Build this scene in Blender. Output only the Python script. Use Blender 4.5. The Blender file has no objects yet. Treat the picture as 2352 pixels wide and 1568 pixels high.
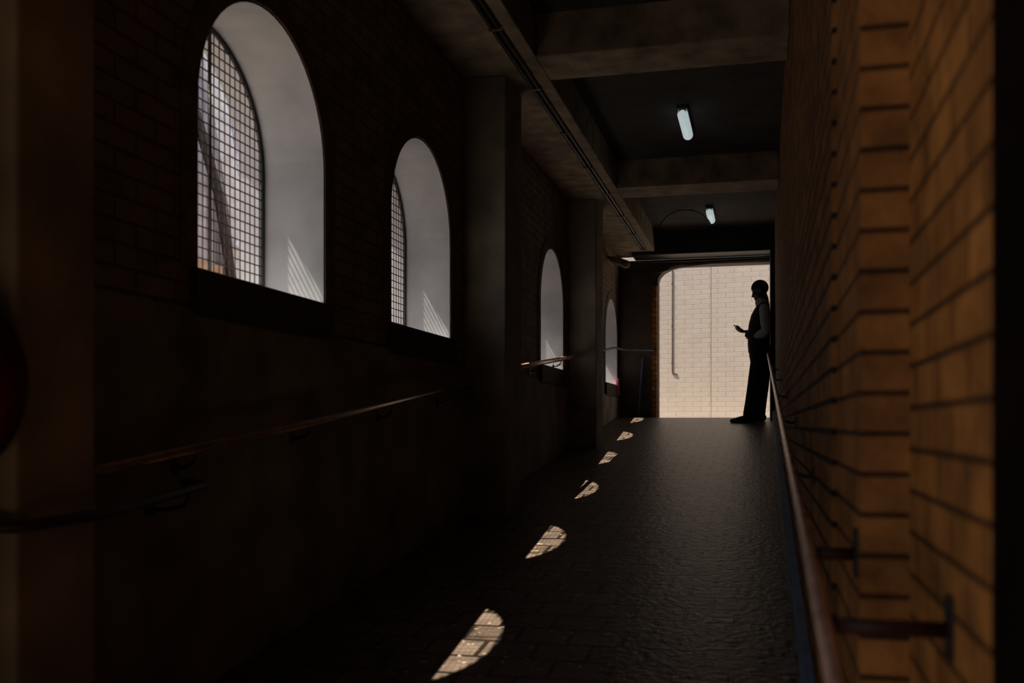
import bpy, bmesh, math, random
from mathutils import Vector, Matrix, Euler
random.seed(4)
S = bpy.context.scene
COL = S.collection
H = 1.29
def FZ(y):
    return -1.29 + 0.1*min(y, 14.0)

# ------------------------------------------------------------ materials
def newmat(name):
    m = bpy.data.materials.new(name); m.use_nodes = True
    nt = m.node_tree
    b = nt.nodes["Principled BSDF"]
    return m, nt, b
def N(nt, t, **k):
    n = nt.nodes.new(t)
    for a, v in k.items(): setattr(n, a, v)
    return n
def plain(name, col, rough=0.6, metal=0.0, emis=None, es=0, var=0.25, scale=8.0, bump=0.1, spec=0.5):
    m, nt, b = newmat(name)
    geo = N(nt, "ShaderNodeNewGeometry")
    noi = N(nt, "ShaderNodeTexNoise"); noi.inputs["Scale"].default_value = scale; noi.inputs["Detail"].default_value = 6
    nt.links.new(geo.outputs["Position"], noi.inputs["Vector"])
    ramp = N(nt, "ShaderNodeMapRange")
    ramp.inputs[1].default_value = .3; ramp.inputs[2].default_value = .7
    ramp.inputs[3].default_value = 1-var; ramp.inputs[4].default_value = 1+var
    nt.links.new(noi.outputs["Fac"], ramp.inputs[0])
    mul = N(nt, "ShaderNodeVectorMath", operation='SCALE'); mul.inputs[0].default_value = col[:3]
    nt.links.new(ramp.outputs[0], mul.inputs["Scale"])
    nt.links.new(mul.outputs[0], b.inputs["Base Color"])
    b.inputs["Roughness"].default_value = rough; b.inputs["Metallic"].default_value = metal
    b.inputs["Specular IOR Level"].default_value = spec
    if bump > 0:
        bp = N(nt, "ShaderNodeBump"); bp.inputs["Strength"].default_value = bump; bp.inputs["Distance"].default_value = .01
        nt.links.new(noi.outputs["Fac"], bp.inputs["Height"]); nt.links.new(bp.outputs[0], b.inputs["Normal"])
    if emis:
        b.inputs["Emission Color"].default_value = (*emis, 1); b.inputs["Emission Strength"].default_value = es
    return m
def brick(name, c1, c2, mortar, w=.225, h=.075, ms=.006, mode='wall', rough=.8, bump=.6, spec=.3, specks=False, smooth=.1, lo=.7, hi=1.25, grain=.35, nscale=5, zoff=0):
    m, nt, b = newmat(name)
    geo = N(nt, "ShaderNodeNewGeometry"); sep = N(nt, "ShaderNodeSeparateXYZ"); com = N(nt, "ShaderNodeCombineXYZ")
    nt.links.new(geo.outputs["Position"], sep.inputs[0])
    if mode == 'wall':
        add = N(nt, "ShaderNodeMath", operation='ADD')
        nt.links.new(sep.outputs[0], add.inputs[0]); nt.links.new(sep.outputs[1], add.inputs[1])
        za = N(nt, "ShaderNodeMath", operation='ADD'); za.inputs[1].default_value = zoff
        nt.links.new(sep.outputs[2], za.inputs[0])
        nt.links.new(add.outputs[0], com.inputs[0]); nt.links.new(za.outputs[0], com.inputs[1])
    else:
        nt.links.new(sep.outputs[0], com.inputs[0]); nt.links.new(sep.outputs[1], com.inputs[1])
    br = N(nt, "ShaderNodeTexBrick")
    br.inputs["Scale"].default_value = 1; br.inputs["Brick Width"].default_value = w; br.inputs["Row Height"].default_value = h
    br.inputs["Mortar Size"].default_value = ms; br.inputs["Mortar Smooth"].default_value = smooth
    br.inputs["Color1"].default_value = (*c1, 1); br.inputs["Color2"].default_value = (*c2, 1); br.inputs["Mortar"].default_value = (*mortar, 1)
    nt.links.new(com.outputs[0], br.inputs["Vector"])
    noi = N(nt, "ShaderNodeTexNoise"); noi.inputs["Scale"].default_value = nscale; noi.inputs["Detail"].default_value = 8; noi.inputs["Roughness"].default_value = .65
    nt.links.new(geo.outputs["Position"], noi.inputs["Vector"])
    mr = N(nt, "ShaderNodeMapRange"); mr.inputs[1].default_value = .3; mr.inputs[2].default_value = .7; mr.inputs[3].default_value = lo; mr.inputs[4].default_value = hi
    nt.links.new(noi.outputs["Fac"], mr.inputs[0])
    sc = N(nt, "ShaderNodeVectorMath", operation='SCALE')
    nt.links.new(br.outputs["Color"], sc.inputs[0]); nt.links.new(mr.outputs[0], sc.inputs["Scale"])
    last = sc.outputs[0]
    if specks:
        n2 = N(nt, "ShaderNodeTexNoise"); n2.inputs["Scale"].default_value = 28; n2.inputs["Detail"].default_value = 2
        nt.links.new(geo.outputs["Position"], n2.inputs["Vector"])
        m2 = N(nt, "ShaderNodeMapRange"); m2.inputs[1].default_value = .66; m2.inputs[2].default_value = .69; m2.inputs[3].default_value = 0; m2.inputs[4].default_value = 1
        nt.links.new(n2.outputs["Fac"], m2.inputs[0])
        mx = N(nt, "ShaderNodeMixRGB"); mx.inputs[2].default_value = (.5, .36, .22, 1)
        nt.links.new(m2.outputs[0], mx.inputs[0]); nt.links.new(last, mx.inputs[1]); last = mx.outputs[0]
    nt.links.new(last, b.inputs["Base Color"])
    b.inputs["Roughness"].default_value = rough; b.inputs["Specular IOR Level"].default_value = spec
    if specks: b.inputs["Specular Tint"].default_value = (1, .66, .38, 1)
    inv = N(nt, "ShaderNodeMath", operation='SUBTRACT'); inv.inputs[0].default_value = 1
    nt.links.new(br.outputs["Fac"], inv.inputs[1])
    nf = N(nt, "ShaderNodeTexNoise"); nf.inputs["Scale"].default_value = 30; nf.inputs["Detail"].default_value = 6
    nt.links.new(geo.outputs["Position"], nf.inputs["Vector"])
    ad = N(nt, "ShaderNodeMath", operation='MULTIPLY_ADD'); ad.inputs[1].default_value = grain
    nt.links.new(nf.outputs["Fac"], ad.inputs[0]); nt.links.new(inv.outputs[0], ad.inputs[2])
    bp = N(nt, "ShaderNodeBump"); bp.inputs["Strength"].default_value = bump; bp.inputs["Distance"].default_value = .008
    nt.links.new(ad.outputs[0], bp.inputs["Height"]); nt.links.new(bp.outputs[0], b.inputs["Normal"])
    return m

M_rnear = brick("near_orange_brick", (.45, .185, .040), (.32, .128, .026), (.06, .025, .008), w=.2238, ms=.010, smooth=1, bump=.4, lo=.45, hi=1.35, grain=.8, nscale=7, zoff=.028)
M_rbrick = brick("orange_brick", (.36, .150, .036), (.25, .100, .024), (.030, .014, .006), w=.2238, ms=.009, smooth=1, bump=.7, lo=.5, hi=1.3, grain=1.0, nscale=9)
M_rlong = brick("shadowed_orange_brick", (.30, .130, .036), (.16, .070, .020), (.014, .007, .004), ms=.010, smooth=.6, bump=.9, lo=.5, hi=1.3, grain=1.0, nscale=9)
M_lbrick = brick("brown_brick", (.29, .195, .12), (.25, .165, .10), (.12, .08, .05), ms=.006, bump=.6, lo=.6, hi=1.35)
M_far = brick("cream_brick", (.355, .305, .255), (.34, .29, .242), (.26, .22, .18), ms=.006, bump=.3, lo=.95, hi=1.04, smooth=.6, h=.085, w=.24)
M_floor = brick("paver_floor", (.155, .112, .080), (.115, .082, .058), (.014, .010, .007), w=.22, h=.20, ms=.011, mode='floor', rough=.38, spec=.55, bump=1.0, specks=True, lo=.5, hi=1.35, grain=.8)
M_conc = plain("brown_concrete", (.34, .265, .17), .85, var=.4, scale=3, bump=.25)
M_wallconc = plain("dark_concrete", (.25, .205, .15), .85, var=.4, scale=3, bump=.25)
M_ceil = plain("dark_ceiling", (.035, .030, .027), .9, var=.4, scale=4)  # very dark ceiling colour, tone varied at random
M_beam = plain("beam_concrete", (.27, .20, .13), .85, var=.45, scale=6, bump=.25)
M_white = plain("white_plaster", (.42, .415, .415), .8, var=.16, scale=4, bump=.3)
M_sill = plain("dark_sill", (.07, .046, .03), .8)
M_surr = plain("brown_arch_surround", (.17, .115, .072), .85, var=.35, scale=10, bump=.3)
M_dark = plain("dark_steel", (.02, .018, .017), .5, var=.3)
M_wire = plain("rusty_wire", (.05, .022, .016), .7, .2)
M_rail = plain("sheen_red_rail", (.80, .50, .38), .27, .5, var=.3, scale=14, bump=.05)  # pale base colour stands in for the highlight along the red rail
M_darkrail = plain("dark_worn_rail", (.50, .32, .20), .24, .7, var=.3, scale=14, bump=.05)
M_railred = plain("dark_red_paint", (.04, .007, .006), .6, 0)
M_reel = plain("red_paint", (.11, .012, .012), .8, 0, spec=.1)
M_kerb = plain("blue_kerb", (.20, .30, .42), .6, var=.2)  # blue-grey tone over the whole kerb
M_tube = plain("lamp_diffuser", (.8, .85, .88), .3, emis=(.74, .88, .90), es=.5, var=.05, bump=0)
M_house = plain("lamp_housing", (.10, .10, .10), .5)
M_ground = plain("pale_ground", (.36, .31, .26), .9, var=.2, scale=2)
M_clad = plain("mauve_cladding", (.60, .56, .59), .6, var=.25, scale=5)
M_brace = plain("pale_brace", (.90, .89, .89), .6, var=.15)
M_timber = plain("tan_timber", (.60, .42, .25), .7)
M_pale = plain("rough_render", (.90, .90, .93), .9, var=.4, scale=14, bump=.8)
M_black = plain("black_shade_brick", (.006, .003, .002), .95, spec=.05)  # near-black colour carries shade on the nearest wall; also on the light blocker
M_skin = plain("skin", (.08, .04, .025), .5, var=.1)
M_hair = plain("black_hair", (.010, .009, .009), .9, scale=90, bump=.4)
M_vest = plain("dark_vest", (.014, .014, .018), .9, var=.2, scale=30)
M_shirt = plain("grey_shirt", (.36, .40, .45), .8, var=.15, scale=20)
M_trouser = plain("dark_trouser", (.012, .012, .015), .9, var=.2, scale=30)
M_shoe = plain("black_shoe", (.012, .011, .011), .4)
M_phone = plain("phone_black", (.01, .01, .012), .2)
M_screen = plain("phone_glass", (.02, .03, .04), .1, emis=(.3, .4, .5), es=.15, bump=0)
M_eye = plain("eye", (.06, .05, .045), .2, bump=0)
M_blue = plain("blue_pipe", (.10, .17, .36), .5)
M_pink = plain("pink_panel", (.5, .06, .09), .6)

# ------------------------------------------------------------ helpers
def obj(name, bm, mat, parent=None, smooth=False, label=None, cat=None, kind=None, group=None):
    me = bpy.data.meshes.new(name)
    bmesh.ops.recalc_face_normals(bm, faces=bm.faces[:])
    bm.to_mesh(me); bm.free()
    me.materials.append(mat)
    if smooth:
        for p in me.polygons: p.use_smooth = True
    o = bpy.data.objects.new(name, me); COL.objects.link(o)
    if parent:
        o.parent = parent; o.matrix_parent_inverse = Matrix.Translation(-parent.location)
    if label: o["label"] = label
    if cat: o["category"] = cat
    if kind: o["kind"] = kind
    if group: o["group"] = group
    return o
def empty(name, loc, label, cat=None, kind=None, group=None):
    e = bpy.data.objects.new(name, None); e.location = loc; e.empty_display_size = .1; COL.objects.link(e)
    e["label"] = label
    if cat: e["category"] = cat
    if kind: e["kind"] = kind
    if group: e["group"] = group
    return e
def addbox(bm, x0, x1, y0, y1, z0, z1, zf=None):
    vs = []
    for x in (x0, x1):
        for y in (y0, y1):
            for z in (z0, z1):
                vs.append(bm.verts.new((x, y, z + (zf(y) if zf else 0))))
    a, b, c, d, e, f, g, h = vs
    for q in ((a, b, d, c), (e, g, h, f), (a, e, f, b), (c, d, h, g), (a, c, g, e), (b, f, h, d)):
        bm.faces.new(q)
    return vs
def box(name, x0, x1, y0, y1, z0, z1, mat, bevel=0, zf=None, **k):
    bm = bmesh.new(); addbox(bm, x0, x1, y0, y1, z0, z1, zf)
    if bevel: bmesh.ops.bevel(bm, geom=bm.edges[:], offset=bevel, segments=2, affect='EDGES', profile=.5)
    return obj(name, bm, mat, **k)
def loft(bm, pts, rad, n=14, ref=Vector((0, 1, 0)), cap=True):
    pts = [Vector(p) for p in pts]
    rad = [(r, r) if not isinstance(r, (tuple, list)) else r for r in rad]
    rings = []
    L = len(pts)
    tans = []
    for i in range(L):
        t = (pts[min(i+1, L-1)] - pts[max(i-1, 0)])
        tans.append(t.normalized())
    P, R, T = list(pts), list(rad), list(tans)
    if cap:
        for k, (sc, off) in enumerate(((.8, .55), (.45, .85))):
            m0 = min(rad[0]); m1 = min(rad[-1])
            P.insert(0, pts[0] - tans[0]*m0*off); R.insert(0, (rad[0][0]*sc, rad[0][1]*sc)); T.insert(0, tans[0])
            P.append(pts[-1] + tans[-1]*m1*off); R.append((rad[-1][0]*sc, rad[-1][1]*sc)); T.append(tans[-1])
    for p, r, t in zip(P, R, T):
        rf = ref if abs(t.dot(ref)) < .95 else Vector((1, 0, 0))
        u = (rf - t*rf.dot(t)).normalized(); v = t.cross(u)
        rings.append([bm.verts.new(p + u*(r[0]*math.cos(a)) + v*(r[1]*math.sin(a))) for a in [2*math.pi*i/n for i in range(n)]])
    for a, b in zip(rings, rings[1:]):
        for i in range(n):
            bm.faces.new((a[i], a[(i+1) % n], b[(i+1) % n], b[i]))
    bm.faces.new(list(reversed(rings[0]))); bm.faces.new(rings[-1])
def ball(bm, c, r, rot=None, n=16):
    m = Matrix.Translation(Vector(c)) @ (rot.to_4x4() if rot else Matrix.Identity(4)) @ Matrix.Diagonal((*(r if isinstance(r, (tuple, list)) else (r, r, r)), 1))
    return bmesh.ops.create_uvsphere(bm, u_segments=n, v_segments=n//2+2, radius=1, matrix=m)['verts']
def remesh(o, vox, smooth=2):
    m = o.modifiers.new("union", 'REMESH'); m.mode = 'VOXEL'; m.voxel_size = vox; m.use_smooth_shade = True
    if smooth:
        s = o.modifiers.new("soften", 'SMOOTH'); s.iterations = smooth; s.factor = .5

# ------------------------------------------------------------ shell
XW = -2.0; XO = -2.435
SILL, TOP = .57, 1.73
wins = [3.81, 5.77, 7.70, 9.64, 11.58, 13.62]
HW = .545; SPR = TOP - HW
def arch(yc, hw=HW, spr=SPR, n=28, sill=SILL):
    pts = [(yc-hw, sill)]
    for i in range(n+1):
        a = math.pi - math.pi*i/n
        pts.append((yc + hw*math.cos(a), spr + hw*math.sin(a)))
    pts.append((yc+hw, sill))
    return pts
Y0, Y1 = 0.35, 14.75
ZTOP = 2.75
bm = bmesh.new()
prof = [(Y0, SILL)]
for w_ in wins: prof += arch(w_)
prof += [(Y1, SILL)]
def col(y, z):
    return [bm.verts.new((XW, y, z)), bm.verts.new((XO, y, z)), bm.verts.new((XW, y, ZTOP)), bm.verts.new((XO, y, ZTOP))]
cols = [col(y, z) for y, z in prof]
for a, b in zip(cols, cols[1:]):
    bm.faces.new((a[0], b[0], b[1], a[1]))
    if abs(a[0].co.y - b[0].co.y) > 1e-6:
        bm.faces.new((a[0], a[2], b[2], b[0])); bm.faces.new((a[1], b[1], b[3], a[3])); bm.faces.new((a[2], a[3], b[3], b[2]))
bmesh.ops.remove_doubles(bm, verts=bm.verts[:], dist=1e-5)
addbox(bm, XO, XW, Y0, Y1, .42, SILL)
obj("wall_left", bm, M_lbrick, kind="structure", label="dark brown brick wall with a row of arched openings")
box("wall_left_lower", XO, XW+.015, Y0, Y1, -1.7, .42, M_wallconc, kind="structure", label="dark rendered concrete lower wall")
box("wall_back_blocker", XO, .6, -3.2, -3.0, -1.7, 2.75, M_black, kind="structure", label="unseen dark wall added to block light from behind")  # out-of-view wall added to cut light coming from behind the camera

wr = [(-3, 1.275, .262, .6, M_black), (1.275, 1.954, .262, .6, M_rnear), (1.954, 2.55, .176, .6, M_rbrick), (2.55, 14.6, .165, .6, M_rlong)]  # first segment is black: shade on the nearest brick put into its colour
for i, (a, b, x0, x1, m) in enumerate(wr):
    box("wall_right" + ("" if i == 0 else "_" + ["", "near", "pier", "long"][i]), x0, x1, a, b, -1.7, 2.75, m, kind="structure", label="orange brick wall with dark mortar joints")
bm = bmesh.new()
xs0, xs1 = -2.2, .6
prof = [(-3, FZ(-3)), (14.0, FZ(14)), (17.0, FZ(14))]
top = [[bm.verts.new((x, y, z)) for y, z in prof] for x in (xs0, xs1)]
bot = [[bm.verts.new((x, y, z-.4)) for y, z in prof] for x in (xs0, xs1)]
for i in range(2):
    bm.faces.new((top[0][i], top[1][i], top[1][i+1], top[0][i+1]))
    bm.faces.new((bot[0][i], bot[0][i+1], bot[1][i+1], bot[1][i]))
    for s in (0, 1): bm.faces.new((top[s][i], top[s][i+1], bot[s][i+1], bot[s][i]))
bm.faces.new((top[0][0], bot[0][0], bot[1][0], top[1][0])); bm.faces.new((top[0][2], top[1][2], bot[1][2], bot[0][2]))
obj("floor", bm, M_floor, kind="structure", label="sloping walkway of dark brown pavers")
box("floor_ground", -30, 30, -12, 40, -2.0, -1.72, M_ground, kind="structure", label="pale paved ground outside")
box("floor_yard", -5.3, 6, 14.8, 20, -1.7, FZ(14)-.01, M_ground, kind="structure", label="pale yard beyond the walkway")
box("baseboard_right", .135, .30, 1.96, 13.5, -.1, .13, M_kerb, zf=FZ, kind="structure", label="blue-grey kerb along the brick wall")
box("ceiling", XO-.05, .62, -3.2, 14.31, 2.68, 2.95, M_ceil, kind="structure", label="dark concrete ceiling slab")
def thing(o, label, cat, group=None):
    o["label"] = label; o["category"] = cat
    if group: o["group"] = group
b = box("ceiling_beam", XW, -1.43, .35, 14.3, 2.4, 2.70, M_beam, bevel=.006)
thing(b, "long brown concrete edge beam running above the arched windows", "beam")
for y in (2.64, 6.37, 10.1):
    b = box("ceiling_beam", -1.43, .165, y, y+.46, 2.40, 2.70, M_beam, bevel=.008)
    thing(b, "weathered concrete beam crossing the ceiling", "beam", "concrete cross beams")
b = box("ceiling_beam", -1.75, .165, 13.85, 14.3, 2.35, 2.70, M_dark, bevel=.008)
thing(b, "blackened beam above the far opening", "beam", "concrete cross beams")
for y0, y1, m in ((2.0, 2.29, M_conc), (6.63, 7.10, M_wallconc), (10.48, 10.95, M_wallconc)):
    b = box("column", XW, -1.70, y0, y1, FZ(y0)-.05, 2.4, m, bevel=.012)
    thing(b, "square brown concrete column against the brick wall", "column", "concrete wall columns")
b = box("column", .105, .165, 13.52, 14.35, FZ(13.5)-.02, 2.40, M_dark, bevel=.01)
thing(b, "dark steel-clad column at the end of the passage", "column")
ye0, ye1 = 14.33, 14.6
xj = -1.44; zt = 2.27
bm = bmesh.new()
addbox(bm, -2.0, xj, ye0, ye1, 0, 2.355)
cur = []
for i in range(13):
    a = math.pi/2*i/12
    cur.append((xj + .38*(1-math.cos(a)), zt-.22 + .22*math.sin(a)))
cur.append((.165, zt))
cc = [[bm.verts.new((x, y, z_)) for y in (ye0, ye1) for z_ in (z, 2.355)] for x, z in cur]
for a, b in zip(cc, cc[1:]):
    bm.faces.new((a[0], b[0], b[1], a[1])); bm.faces.new((a[2], a[3], b[3], b[2])); bm.faces.new((a[0], a[2], b[2], b[0])); bm.faces.new((a[1], b[1], b[3], a[3]))
obj("wall_end", bm, M_sill, kind="structure", label="dark end wall with a curved opening corner")
box("trim_1", xj-.075, xj-.008, 14.26, 14.33, 0, 1.98, M_rnear, kind="structure", label="orange brick jamb strip")
bm = bmesh.new()
addbox(bm, -4.9, 5, 0, .3, -.3, 5.5)
obj_far = obj("wall_far", bm, M_far, kind="structure", label="sunlit cream painted brick wall across the yard")
fang = -math.radians(9)
obj_far.location = (-.35, 17.6, 0); obj_far.rotation_euler = (0, 0, fang)
def fwy(x): return 17.6 + (x+.35)*math.tan(fang)
jx = -.86
box("trim_2", jx-.004, jx+.004, fwy(jx)-.0025, fwy(jx)+.02, -.3, 5.4, M_beam, kind="structure", label="thin vertical movement joint")
px_ = -1.53; py_ = fwy(px_)
e = empty("drainpipe", (px_, py_, .9), "thin dark drainpipe fixed to the sunlit brick wall", "drainpipe")
bm = bmesh.new()
loft(bm, [(px_, py_, 2.75), (px_, py_, .96), (px_+.01, py_-.002, .91), (px_+.08, py_-.014, .90)], [.013]*4, n=10)
obj("pipe", bm, M_sill, parent=e, smooth=True)
for z in (2.5, 1.75, 1.1):
    box("pipe_clip", px_-.016, px_+.016, py_-.013, py_+.01, z-.008, z+.008, M_sill, parent=e)

# ------------------------------------------------------------ windows
for k, yc in enumerate(wins):
    w = empty("window_%d" % (k+1), (XW, yc, SILL), "arched window with a white plaster reveal and rusty wire mesh", kind="structure")
    bm = bmesh.new(); ap = arch(yc, HW-.004, SPR, 28, SILL+.004)
    A = [bm.verts.new((XW+.002, y, z)) for y, z in ap]; B = [bm.verts.new((XO, y, z)) for y, z in ap]
    for i in range(len(ap)):
        j = (i+1) % len(ap); bm.faces.new((A[i], A[j], B[j], B[i]))
    r = obj("reveal", bm, M_white, parent=w)
    so = r.modifiers.new("thick", 'SOLIDIFY'); so.thickness = .003; so.offset = 0
    XM = -2.31
    bm = bmesh.new(); ap = arch(yc, HW-.012, SPR, 28, SILL+.02)
    loft(bm, [(XM, y, z) for y, z in ap], [.012]*len(ap), n=8, ref=Vector((1, 0, 0)))
    loft(bm, [(XM, yc-HW+.01, SILL+.02), (XM, yc+HW-.01, SILL+.02)], [.010]*2, n=8, ref=Vector((1, 0, 0)))
    addbox(bm, XM-.008, XM+.004, yc+.06, yc+.072, SILL, TOP-.01)
    obj("frame", bm, M_dark, parent=w, smooth=True)
    bm = bmesh.new(); t = .0024
    z = SILL+.05
    while z < TOP-.02:
        half = HW-.01 if z < SPR else math.sqrt(max(0, (HW-.01)**2 - (z-SPR)**2))
        addbox(bm, XM-t, XM+t, yc-half, yc+half, z-t, z+t); z += .045
    y = -HW+.05
    while y < HW-.02:
        zt2 = SPR + math.sqrt(max(0, (HW-.01)**2-y*y))
        addbox(bm, XM-t+.004, XM+t+.004, yc+y-t*.6, yc+y+t*.6, SILL, zt2); y += .045
    obj("wire_mesh", bm, M_wire, parent=w)
    bm = bmesh.new(); addbox(bm, XW-.0, XW+.03, yc-HW-.05, yc+HW+.05, SILL-.17, SILL)
    bmesh.ops.bevel(bm, geom=bm.edges[:], offset=.006, segments=2, affect='EDGES')
    obj("sill", bm, M_sill, parent=w)
    bm = bmesh.new()
    for hw0, hw1, dx in ((HW+.004, HW+.11, .008),):
        a0 = arch(yc, hw0, SPR, 28, SILL); a1 = arch(yc, hw1, SPR, 28, SILL)
        r0 = [bm.verts.new((XW+dx, y, z)) for y, z in a0]; r1 = [bm.verts.new((XW+dx, y, z)) for y, z in a1]
        q0 = [bm.verts.new((XW, y, z)) for y, z in a0]; q1 = [bm.verts.new((XW, y, z)) for y, z in a1]
        for i in range(len(a0)-1):
            bm.faces.new((r0[i], r0[i+1], r1[i+1], r1[i])); bm.faces.new((r1[i], r1[i+1], q1[i+1], q1[i])); bm.faces.new((q0[i], q0[i+1], r0[i+1], r0[i]))
            bm.faces.new((q0[i], q1[i], q1[i+1], q0[i+1]))
        for i in (0, -1): bm.faces.new((r0[i], r1[i], q1[i], q0[i]))
    obj("arch_surround", bm, M_surr, parent=w)

# ------------------------------------------------------------ outside building
bl = empty("building", (-5.6, 12, -1.72), "mauve-grey ribbed cladding building with pale diagonal braces", "building")
bm = bmesh.new()
n = 420; ya, yb = 3.0, 28.0; prev = None
for i in range(n+1):
    y = ya + (yb-ya)*i/n; x = -5.6 + (.04 if i % 3 < 1 else 0)
    a = bm.verts.new((x, y, -1.72)); b_ = bm.verts.new((x, y, 4.6))
    if prev: bm.faces.new((prev[0], a, b_, prev[1]))
    prev = (a, b_)
obj("cladding", bm, M_clad, parent=bl)
box("body", -9, -5.62, ya, yb, -1.72, 4.5, M_clad, parent=bl)
def strut(pts, r, mat, name="brace"):
    bm = bmesh.new(); loft(bm, pts, [r]*len(pts), n=6); obj(name, bm, mat, parent=bl)
for y in (8.8, 13.9, 19, 23.5):
    strut([(-5.42, y+.02, 4.6), (-5.42, y+.22, 3.9), (-5.42, y+.50, 3.1), (-5.42, y+.78, 2.2), (-5.42, y+.92, 1.4)], .10, M_brace)
    strut([(-5.36, y+1.35, 2.85), (-5.36, y+.72, 1.9)], .035, M_brace)
    strut([(-5.45, y+.08, 3.1), (-5.45, y+.50, 2.4), (-5.45, y+.82, 1.4)], .05, M_dark, "pipe")
    strut([(-5.5, y+.16, 3.4), (-5.5, y+.16, 2.9)], .03, M_dark, "pipe")
    box("rendered_panel", -5.55, -5.48, y+.95, y+1.9, .9, 3.2, M_pale, parent=bl)
    box("timber_panel", -5.55, -5.47, y-.3, y+.62, 1.2, 1.66, M_timber, parent=bl)

# ------------------------------------------------------------ conduits
for x in (-1.575, -1.535):
    c = empty("conduit", (x, 2.0, 2.38), "thin dark metal conduit clipped under the edge beam", "conduit", group="ceiling conduits")
    bm = bmesh.new(); loft(bm, [(x, 1.2, 2.387), (x, 13.7, 2.387)], [.013, .013], n=10); obj("pipe", bm, M_dark, parent=c, smooth=True)
    y = 2.5
    while y < 13.5:
        box("clip", x-.019, x+.019, y, y+.025, 2.372, 2.402, M_darkrail, parent=c); y += 1.1

# ------------------------------------------------------------ ceiling lights
def lamp(x, y0, y1):
    zc = 2.68
    e = empty("ceiling_light", (x, (y0+y1)/2, zc), "white tubular ceiling light with dark metal backing", "light", group="tubular ceiling lights")
    box("housing", x-.045, x+.045, y0-.04, y1+.03, zc-.035, zc, M_house, bevel=.006, parent=e)
    bm = bmesh.new(); loft(bm, [(x, y0, zc-.07), (x, y1, zc-.07)], [.045, .045], n=20); obj("diffuser", bm, M_tube, parent=e, smooth=True)
    bm = bmesh.new(); loft(bm, [(x, y0-.03, zc-.062), (x, y0-.012, zc-.062)], [.030, .036], n=20, cap=False); obj("end_cap", bm, M_house, parent=e, smooth=True)
lamp(-.645, 8.50, 9.12)
lamp(-.62, 12.45, 12.98)
bm = bmesh.new()
cp = []
for i in range(19):
    a = math.pi*(1-i/18.)
    cp.append((-.93+.33*math.cos(a), 12.6, 2.40+.28*math.sin(a)))
loft(bm, cp, [.008]*19, n=8)
o = obj("cable", bm, M_dark, smooth=True); thing(o, "dark cable looping below the ceiling beside the light", "cable")
e = empty("bulkhead_light", (-1.82, 13.2, 2.18), "small grey rounded bulkhead light on the wall", "light")
bm = bmesh.new(); loft(bm, [(-1.93, 13.3, 2.22), (-1.74, 13.2, 2.13)], [.045, .055], n=16); obj("shade", bm, M_beam, parent=e, smooth=True)
bm = bmesh.new(); loft(bm, [(-2.0, 13.3, 2.25), (-1.90, 13.3, 2.21)], [.02, .02], n=10); obj("arm", bm, M_dark, parent=e, smooth=True)
bm = bmesh.new(); loft(bm, [(-1.95, 14.25, 2.33), (-1.2, 14.25, 2.315), (.10, 14.25, 2.33)], [.013]*3, n=8)
o = obj("pipe", bm, M_dark, smooth=True); thing(o, "thin dark pipe running over the far opening", "pipe")
bm = bmesh.new(); loft(bm, [(-1.75, 14.27, 2.05), (-1.45, 14.27, 2.16), (-1.15, 14.27, 2.24), (-.7, 14.27, 2.27), (.10, 14.27, 2.285)], [.010]*5, n=8)
o = obj("cable", bm, M_dark, smooth=True); thing(o, "dark sagging cable under the lintel of the opening", "cable")

# ------------------------------------------------------------ handrails
def rail(label, pts, r, wallx, brackets, mat=M_darkrail, inward=1):
    e = empty("handrail", Vector(pts[len(pts)//2]), label, "handrail")
    bm = bmesh.new(); loft(bm, pts, [r]*len(pts), n=14, ref=Vector((0, 0, 1))); obj("rail", bm, mat, parent=e, smooth=True)
    for (x, y, z) in brackets:
        bm = bmesh.new()
        d = wallx - x
        loft(bm, [(x, y, z-r*.5), (x+d*.15, y, z-.055), (x+d*.6, y, z-.07), (wallx, y, z-.07)], [.007]*4, n=8, ref=Vector((0, 0, 1)))
        obj("bracket", bm, M_dark, parent=e, smooth=True)
        bm = bmesh.new(); loft(bm, [(wallx - math.copysign(.006, d), y, z-.07), (wallx, y, z-.07)], [.028]*2, n=14, cap=False); obj("wall_plate", bm, M_dark, parent=e)
    return e
def rp(x, y, h): return (x, y, FZ(y)+h)
rail("dark worn metal handrail sloping along the arched window wall", [rp(-1.9, 2.55, .90), rp(-1.9, 4, .90), rp(-1.9, 6.5, .93), (-1.97, 6.6, -.66+.93)], .017, -1.985,
     [rp(-1.9, y, .905) for y in (3.1, 4.0, 5.0, 6.0)])
rail("dark red handrail bent around the concrete column", [(-1.98, 1.95, -.235), (-1.72, 1.95, -.235), (-1.665, 1.98, -.235), (-1.655, 2.05, -.232), (-1.66, 2.30, -.228), (-1.75, 2.6, -.222), (-1.86, 3.08, -.205), (-1.97, 3.14, -.20)], .015, -1.985,
     [(-1.83, 2.95, -.21)], mat=M_railred)
rail("metal handrail with sheen put into its colour between two concrete columns", [(-1.985, 7.16, FZ(7.2)+.98), rp(-1.9, 7.22, .98), rp(-1.9, 10.35, .98), (-1.985, 10.42, FZ(10.4)+.98)], .021, -1.985,
     [rp(-1.9, y, .98) for y in (7.6, 8.6, 9.6)], mat=M_rail)
rail("dark handrail levelling out at the top of the ramp", [(-1.985, 11.0, FZ(11)+.98), rp(-1.9, 11.06, .98), (-1.9, 13.2, 1.03), (-1.85, 13.9, 1.05), (-1.5, 14.2, 1.06), (-1.48, 14.32, 1.06)], .014, -1.985,
     [rp(-1.9, 12.3, .98)], mat=M_dark)
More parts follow.
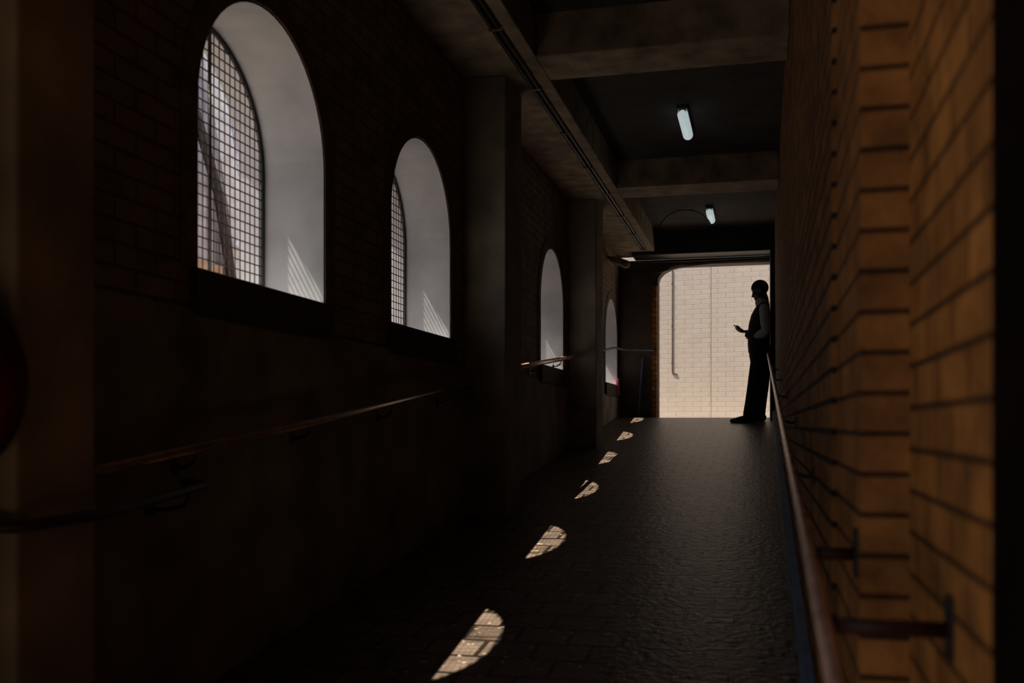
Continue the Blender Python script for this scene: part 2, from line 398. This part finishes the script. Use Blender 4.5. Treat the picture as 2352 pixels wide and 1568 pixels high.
e = rail("red metal handrail with sheen put into its colour, sloping up beside the orange brick wall", [rp(.087, 1.25, .85), rp(.087, 1.9, .85), rp(.083, 6, .86), rp(.07, 13.2, .90)], .0130, .165,
     [rp(.083, y, .855) for y in (3.4, 5.2, 7.0, 9.0, 11.0)], mat=M_rail)
for (y, xw) in ((2.0, .176), (1.53, .262)):
    z = FZ(y)+.85
    bm = bmesh.new(); loft(bm, [(.085, y, z-.004), (xw, y, z-.004)], [.012, .012], n=12, ref=Vector((0, 0, 1)), cap=False); obj("arm", bm, M_railred, parent=e, smooth=True)
    box("wall_plate", xw-.007, xw, y-.02, y+.02, z-.045, z+.045, M_dark, parent=e)

e = empty("hose_reel", (-1.86, 1.9, .10), "dark red round hose reel mounted on a concrete column", "hose reel")
bm = bmesh.new(); loft(bm, [(-1.86, 1.87, .10), (-1.86, 1.97, .10)], [.22, .22], n=40, ref=Vector((0, 0, 1)), cap=False)
bmesh.ops.bevel(bm, geom=[ed for ed in bm.edges if len(ed.link_faces) == 2 and ed.calc_face_angle(0) > 1], offset=.03, segments=4, affect='EDGES')
obj("drum", bm, M_reel, parent=e, smooth=True)
bm = bmesh.new(); loft(bm, [(-1.86, 1.84, .10), (-1.86, 1.9, .10)], [.05, .05], n=20, ref=Vector((0, 0, 1)), cap=False); obj("hub", bm, M_reel, parent=e, smooth=True)
box("mount", -1.93, -1.79, 1.95, 2.0, .0, .2, M_dark, parent=e)
e = empty("drainpipe", (-1.66, 14.24, .11), "slim blue vertical pipe beside the dark end wall", "drainpipe")
bm = bmesh.new(); loft(bm, [(-1.70, 14.28, .12), (-1.68, 14.28, .5), (-1.64, 14.28, .95)], [.014]*3, n=10); obj("pipe", bm, M_blue, parent=e, smooth=True)
b = box("sign_board", -1.985, -1.955, 13.98, 14.14, .42, .66, M_pink, bevel=.004); thing(b, "small pinkish-red board on the wall below the last window", "board")

# ------------------------------------------------------------ person
YM = 13.38; ZB = FZ(YM)
def P(px, py, dy=0): return Vector((.00549*(px-1751.5), YM+dy, ZB + (968-py)*.00565))
man = empty("person", (P(1735, 968)), "person in dark vest and grey shirt leaning back, holding a phone", "person")
LS, LE, LW = P(1757, 711, -.20), P(1762, 765, -.225), P(1733, 776, -.13)
RS, RE, RW = P(1754, 711, .20), P(1748, 766, .235), P(1717, 759, .09)
legs = [(P(1750, 818, -.09), P(1736, 885, -.11), P(1723, 945, -.11)), (P(1751, 818, .09), P(1750, 885, .09), P(1746, 947, .09))]
bm = bmesh.new()
loft(bm, [P(1749, 822), P(1747, 790), P(1747, 765), P(1749, 730), P(1753, 712), P(1753, 701), P(1750, 686)],
     [(.15, .10), (.14, .105), (.145, .11), (.16, .09), (.14, .075), (.08, .066), (.062, .064)], n=20)
for (h, k, a) in legs:
    loft(bm, [h, h.lerp(k, .5), k, k.lerp(a, .4), a, a + Vector((-.02, 0, -.07))], [.085, .075, .055, .055, .036, .036])
    loft(bm, [a+Vector((.02, 0, -.09)), a+Vector((-.14, 0, -.10))], [(.032, .020), (.035, .015)])
for s, el, w in ((LS, LE, LW), (RS, RE, RW)):
    loft(bm, [s, s.lerp(el, .5), el, el.lerp(w, .35), w], [.055, .046, .038, .038, .025])
PC = P(1698, 751, .035)
ax = Vector((-.86, 0, .5)).normalized(); nrm = Vector((.5, 0, .86)).normalized()
palm0 = RW; palm1 = PC - ax*.04 - nrm*.027 + Vector((0, .014, 0)); palm2 = PC + ax*.014 - nrm*.025 + Vector((0, .014, 0))
loft(bm, [palm0, palm1, palm2], [(.027, .021), (.036, .017), (.034, .014)], n=12)
for i, (s, ln) in enumerate(((-.038, .9), (-.014, 1.0), (.010, 1.05), (.034, .95))):
    b0 = PC + ax*s - nrm*.020 + Vector((0, -.004, 0))
    b1 = b0 + Vector((0, -.038*ln, 0)) + nrm*.002
    b2 = b1 + Vector((0, -.008, 0)) + nrm*.024*ln
    b3 = b2 + Vector((0, .014, 0)) + nrm*.011
    loft(bm, [b0, b1, b2, b3], [.0095, .009, .0082, .007], n=8, ref=ax)
t0 = palm1 + Vector((0, .028, 0)); t1 = t0 + ax*.02 + Vector((0, .014, 0)) + nrm*.02; t2 = PC + ax*.012 + Vector((0, .034, 0)) + nrm*.018
t3 = PC + ax*.028 + Vector((0, .008, 0)) + nrm*.017
loft(bm, [t0, t1, t2, t3], [.013, .011, .0095, .008], n=8, ref=ax)
d = (P(1714, 770, -.04) - LW).normalized()
p1 = LW + d*.05; p2 = LW + d*.085; up = Vector((0, 0, 1)); sd = d.cross(up).normalized()
loft(bm, [LW, p1, p2], [(.018, .026), (.014, .040), (.013, .038)], n=12, ref=sd)
for i, (o_, ln) in enumerate(((.030, .85), (.010, 1.0), (-.010, .95), (-.030, .75))):
    b0 = p2 + up*o_ - d*.005
    b1 = b0 + d*.032*ln; b2 = b1 + d*.016*ln + sd*-.012*ln; b3 = b2 - d*.002 + sd*-.018*ln
    loft(bm, [b0, b1, b2, b3], [.0095, .0088, .008, .007], n=8, ref=up)
t0 = LW + d*.03 + up*.028; t1 = t0 + d*.03 + up*.024; t2 = t1 + d*.03 + up*.006
loft(bm, [t0, t1, t2], [.013, .0105, .0085], n=8)
HS = 1.09
HC = P(1746.5, 667); HR = Matrix.Rotation(math.radians(180), 3, 'Z') @ Matrix.Rotation(math.radians(20), 3, 'Y')
def hp(f, y, z): return HC + HR @ (Vector((f, y, z))*HS)
def hb(bm, f, y, z, r): return ball(bm, hp(f, y, z), tuple(q*HS for q in r), HR)
hb(bm, -.008, 0, .022, (.094, .074, .094)); hb(bm, .018, 0, -.04, (.070, .062, .070)); hb(bm, .042, 0, -.074, (.044, .047, .038))
hb(bm, .068, 0, -.096, (.020, .022, .016)); hb(bm, .068, 0, .012, (.022, .050, .012)); hb(bm, .082, 0, -.064, (.013, .024, .007)); hb(bm, .080, 0, -.077, (.013, .022, .007))
loft(bm, [hp(.080, 0, .006), hp(.092, 0, -.018), hp(.103, 0, -.036)], [.010, .011, .013], n=10)
for s in (-1, 1):
    hb(bm, .092, s*.011, -.041, (.010, .008, .008)); hb(bm, -.008, s*.077, -.014, (.018, .009, .031)); hb(bm, .056, s*.042, -.028, (.022, .020, .018))
loft(bm, [P(1755, 702), P(1753, 685), hp(-.018, 0, 0)], [.080, .074, .055])
body = obj("body", bm, M_skin, parent=man, smooth=True, label="dark-skinned head, neck and hands"); remesh(body, .006, 1)
for s in (-1, 1):
    bm = bmesh.new(); hb(bm, .070, s*.031, -.006, (.0115,)*3); obj("eye", bm, M_eye, parent=man, smooth=True)
bm = bmesh.new()
for v in hb(bm, -.012, 0, .030, (.103, .083, .098)):
    l = (HR.inverted() @ (v.co - HC))/HS
    lim = .034 if l.x > .02 else (.034 - (.02-l.x)*1.0)
    lim = max(lim, -.06)
    if l.z < lim: l.z = lim; l.x *= .93; l.y *= .93; v.co = HC + HR @ (l*HS)
h_ = obj("hair", bm, M_hair, parent=man, smooth=True, label="short black hair"); remesh(h_, .006, 1)
bm = bmesh.new()
hb(bm, .048, 0, -.085, (.044, .050, .032)); hb(bm, .070, 0, -.098, (.022, .028, .020))
for s in (-1, 1): loft(bm, [hp(.0, s*.064, -.035), hp(.03, s*.057, -.07)], [.012, .016], n=8)
h_ = obj("beard", bm, M_hair, parent=man, smooth=True, label="short black beard"); remesh(h_, .006, 1)
bm = bmesh.new()
loft(bm, [P(1745.5, 806), P(1744.5, 790), P(1744.5, 765), P(1745.5, 745), P(1748, 727), P(1752, 714), P(1755, 705)],
     [(.195, .140), (.19, .142), (.19, .142), (.205, .134), (.215, .120), (.20, .102), (.13, .084)], n=28)
v_ = obj("vest", bm, M_vest, parent=man, smooth=True, label="dark sleeveless vest"); remesh(v_, .008, 2)
bm = bmesh.new()
loft(bm, [P(1754, 716), P(1755, 708), P(1753, 700), P(1751, 692)], [(.18, .08), (.13, .076), (.090, .086), (.084, .088)], n=18)
for s, el, w in ((LS, LE, LW), (RS, RE, RW)):
    pts = [s, s.lerp(el, .2), s.lerp(el, .4), s.lerp(el, .6), s.lerp(el, .8), el, el.lerp(w, .2), el.lerp(w, .4), el.lerp(w, .6), el.lerp(w, .78), el.lerp(w, .84)]
    loft(bm, pts, [.066, .070, .068, .068, .062, .064, .060, .058, .050, .046, .038], n=16)
s_ = obj("shirt", bm, M_shirt, parent=man, smooth=True, label="pale grey long-sleeved shirt with collar"); remesh(s_, .008, 2)
bm = bmesh.new()
loft(bm, [P(1747, 796), P(1747, 815), P(1749, 834)], [(.18, .136), (.184, .138), (.178, .130)], n=22)
for (h, k, a) in legs:
    loft(bm, [h, h.lerp(k, .35), h.lerp(k, .7), k, k.lerp(a, .3), k.lerp(a, .65), a, a+Vector((-.004, 0, -.045))],
         [(.098, .120), (.094, .118), (.088, .108), (.083, .098), (.078, .090), (.072, .082), (.068, .077), (.068, .077)], n=16)
t_ = obj("trousers", bm, M_trouser, parent=man, smooth=True, label="loose dark trousers"); remesh(t_, .009, 3)
for (h, k, a), dy in zip(legs, (-.11, .09)):
    fl = FZ(YM+dy); ax0 = a.x
    bm = bmesh.new()
    loft(bm, [(ax0+.055, YM+dy, fl+.045), (ax0+.0, YM+dy, fl+.055), (ax0-.08, YM+dy, fl+.046), (ax0-.16, YM+dy, fl+.034), (ax0-.225, YM+dy, fl+.026)],
         [(.036, .045), (.040, .058), (.045, .046), (.050, .036), (.036, .026)], n=16)
    loft(bm, [(ax0+.01, YM+dy, fl+.05), (ax0+.01, YM+dy, fl+.12)], [(.036, .042), (.04, .045)], n=14)
    for v in bm.verts: v.co.z = max(v.co.z, fl+.002)
    obj("shoe", bm, M_shoe, parent=man, smooth=True)
    bm = bmesh.new()
    loft(bm, [(ax0+.055, YM+dy, fl+.009), (ax0-.08, YM+dy, fl+.009), (ax0-.225, YM+dy, fl+.009)], [(.040, .009), (.048, .009), (.042, .009)], n=14)
    obj("sole", bm, M_shoe, parent=man, smooth=True)
ph = empty("phone", PC, "dark mobile phone held in a hand", "phone")
rot = Matrix((ax, Vector((0, 1, 0)), nrm)).transposed()
for nm, dims, off, m in (("body", (.078, .036, .006), 0, M_phone), ("screen", (.070, .032, .0008), .0064, M_screen)):
    bm = bmesh.new(); addbox(bm, -dims[0], dims[0], -dims[1], dims[1], -dims[2], dims[2])
    bmesh.ops.bevel(bm, geom=bm.edges[:], offset=min(dims)*.6, segments=2, affect='EDGES')
    for v in bm.verts: v.co = PC + rot @ (v.co + Vector((0, 0, off)))
    obj(nm, bm, m, parent=ph)

for o in list(S.objects):
    if o.parent is None: o.location.z += H

# ------------------------------------------------------------ light
sun = bpy.data.lights.new("sun", 'SUN'); sun.energy = 17; sun.angle = math.radians(.5); sun.color = (1, .93, .84)
so = bpy.data.objects.new("sun", sun); COL.objects.link(so)
dv = Vector((.525, .075, -1)).normalized()
so.rotation_euler = dv.to_track_quat('-Z', 'Y').to_euler(); so.location = (-10, 0, 15)
w = bpy.data.worlds.new("sky"); S.world = w; w.use_nodes = True
bg = w.node_tree.nodes["Background"]; bg.inputs[0].default_value = (.74, .82, 1, 1); bg.inputs[1].default_value = .95

cd = bpy.data.cameras.new("camera"); cam = bpy.data.objects.new("camera", cd); COL.objects.link(cam)
cd.sensor_width = 36; cd.lens = 2300/2352*36; cd.shift_y = 193/2352; cd.clip_start = .02
cam.location = (0, 0, H); cam.rotation_euler = (math.pi/2, 0, math.atan(574/2300))
cd.dof.use_dof = True; cd.dof.focus_distance = 9; cd.dof.aperture_fstop = 2.6
S.camera = cam
S.view_settings.view_transform = 'Standard'
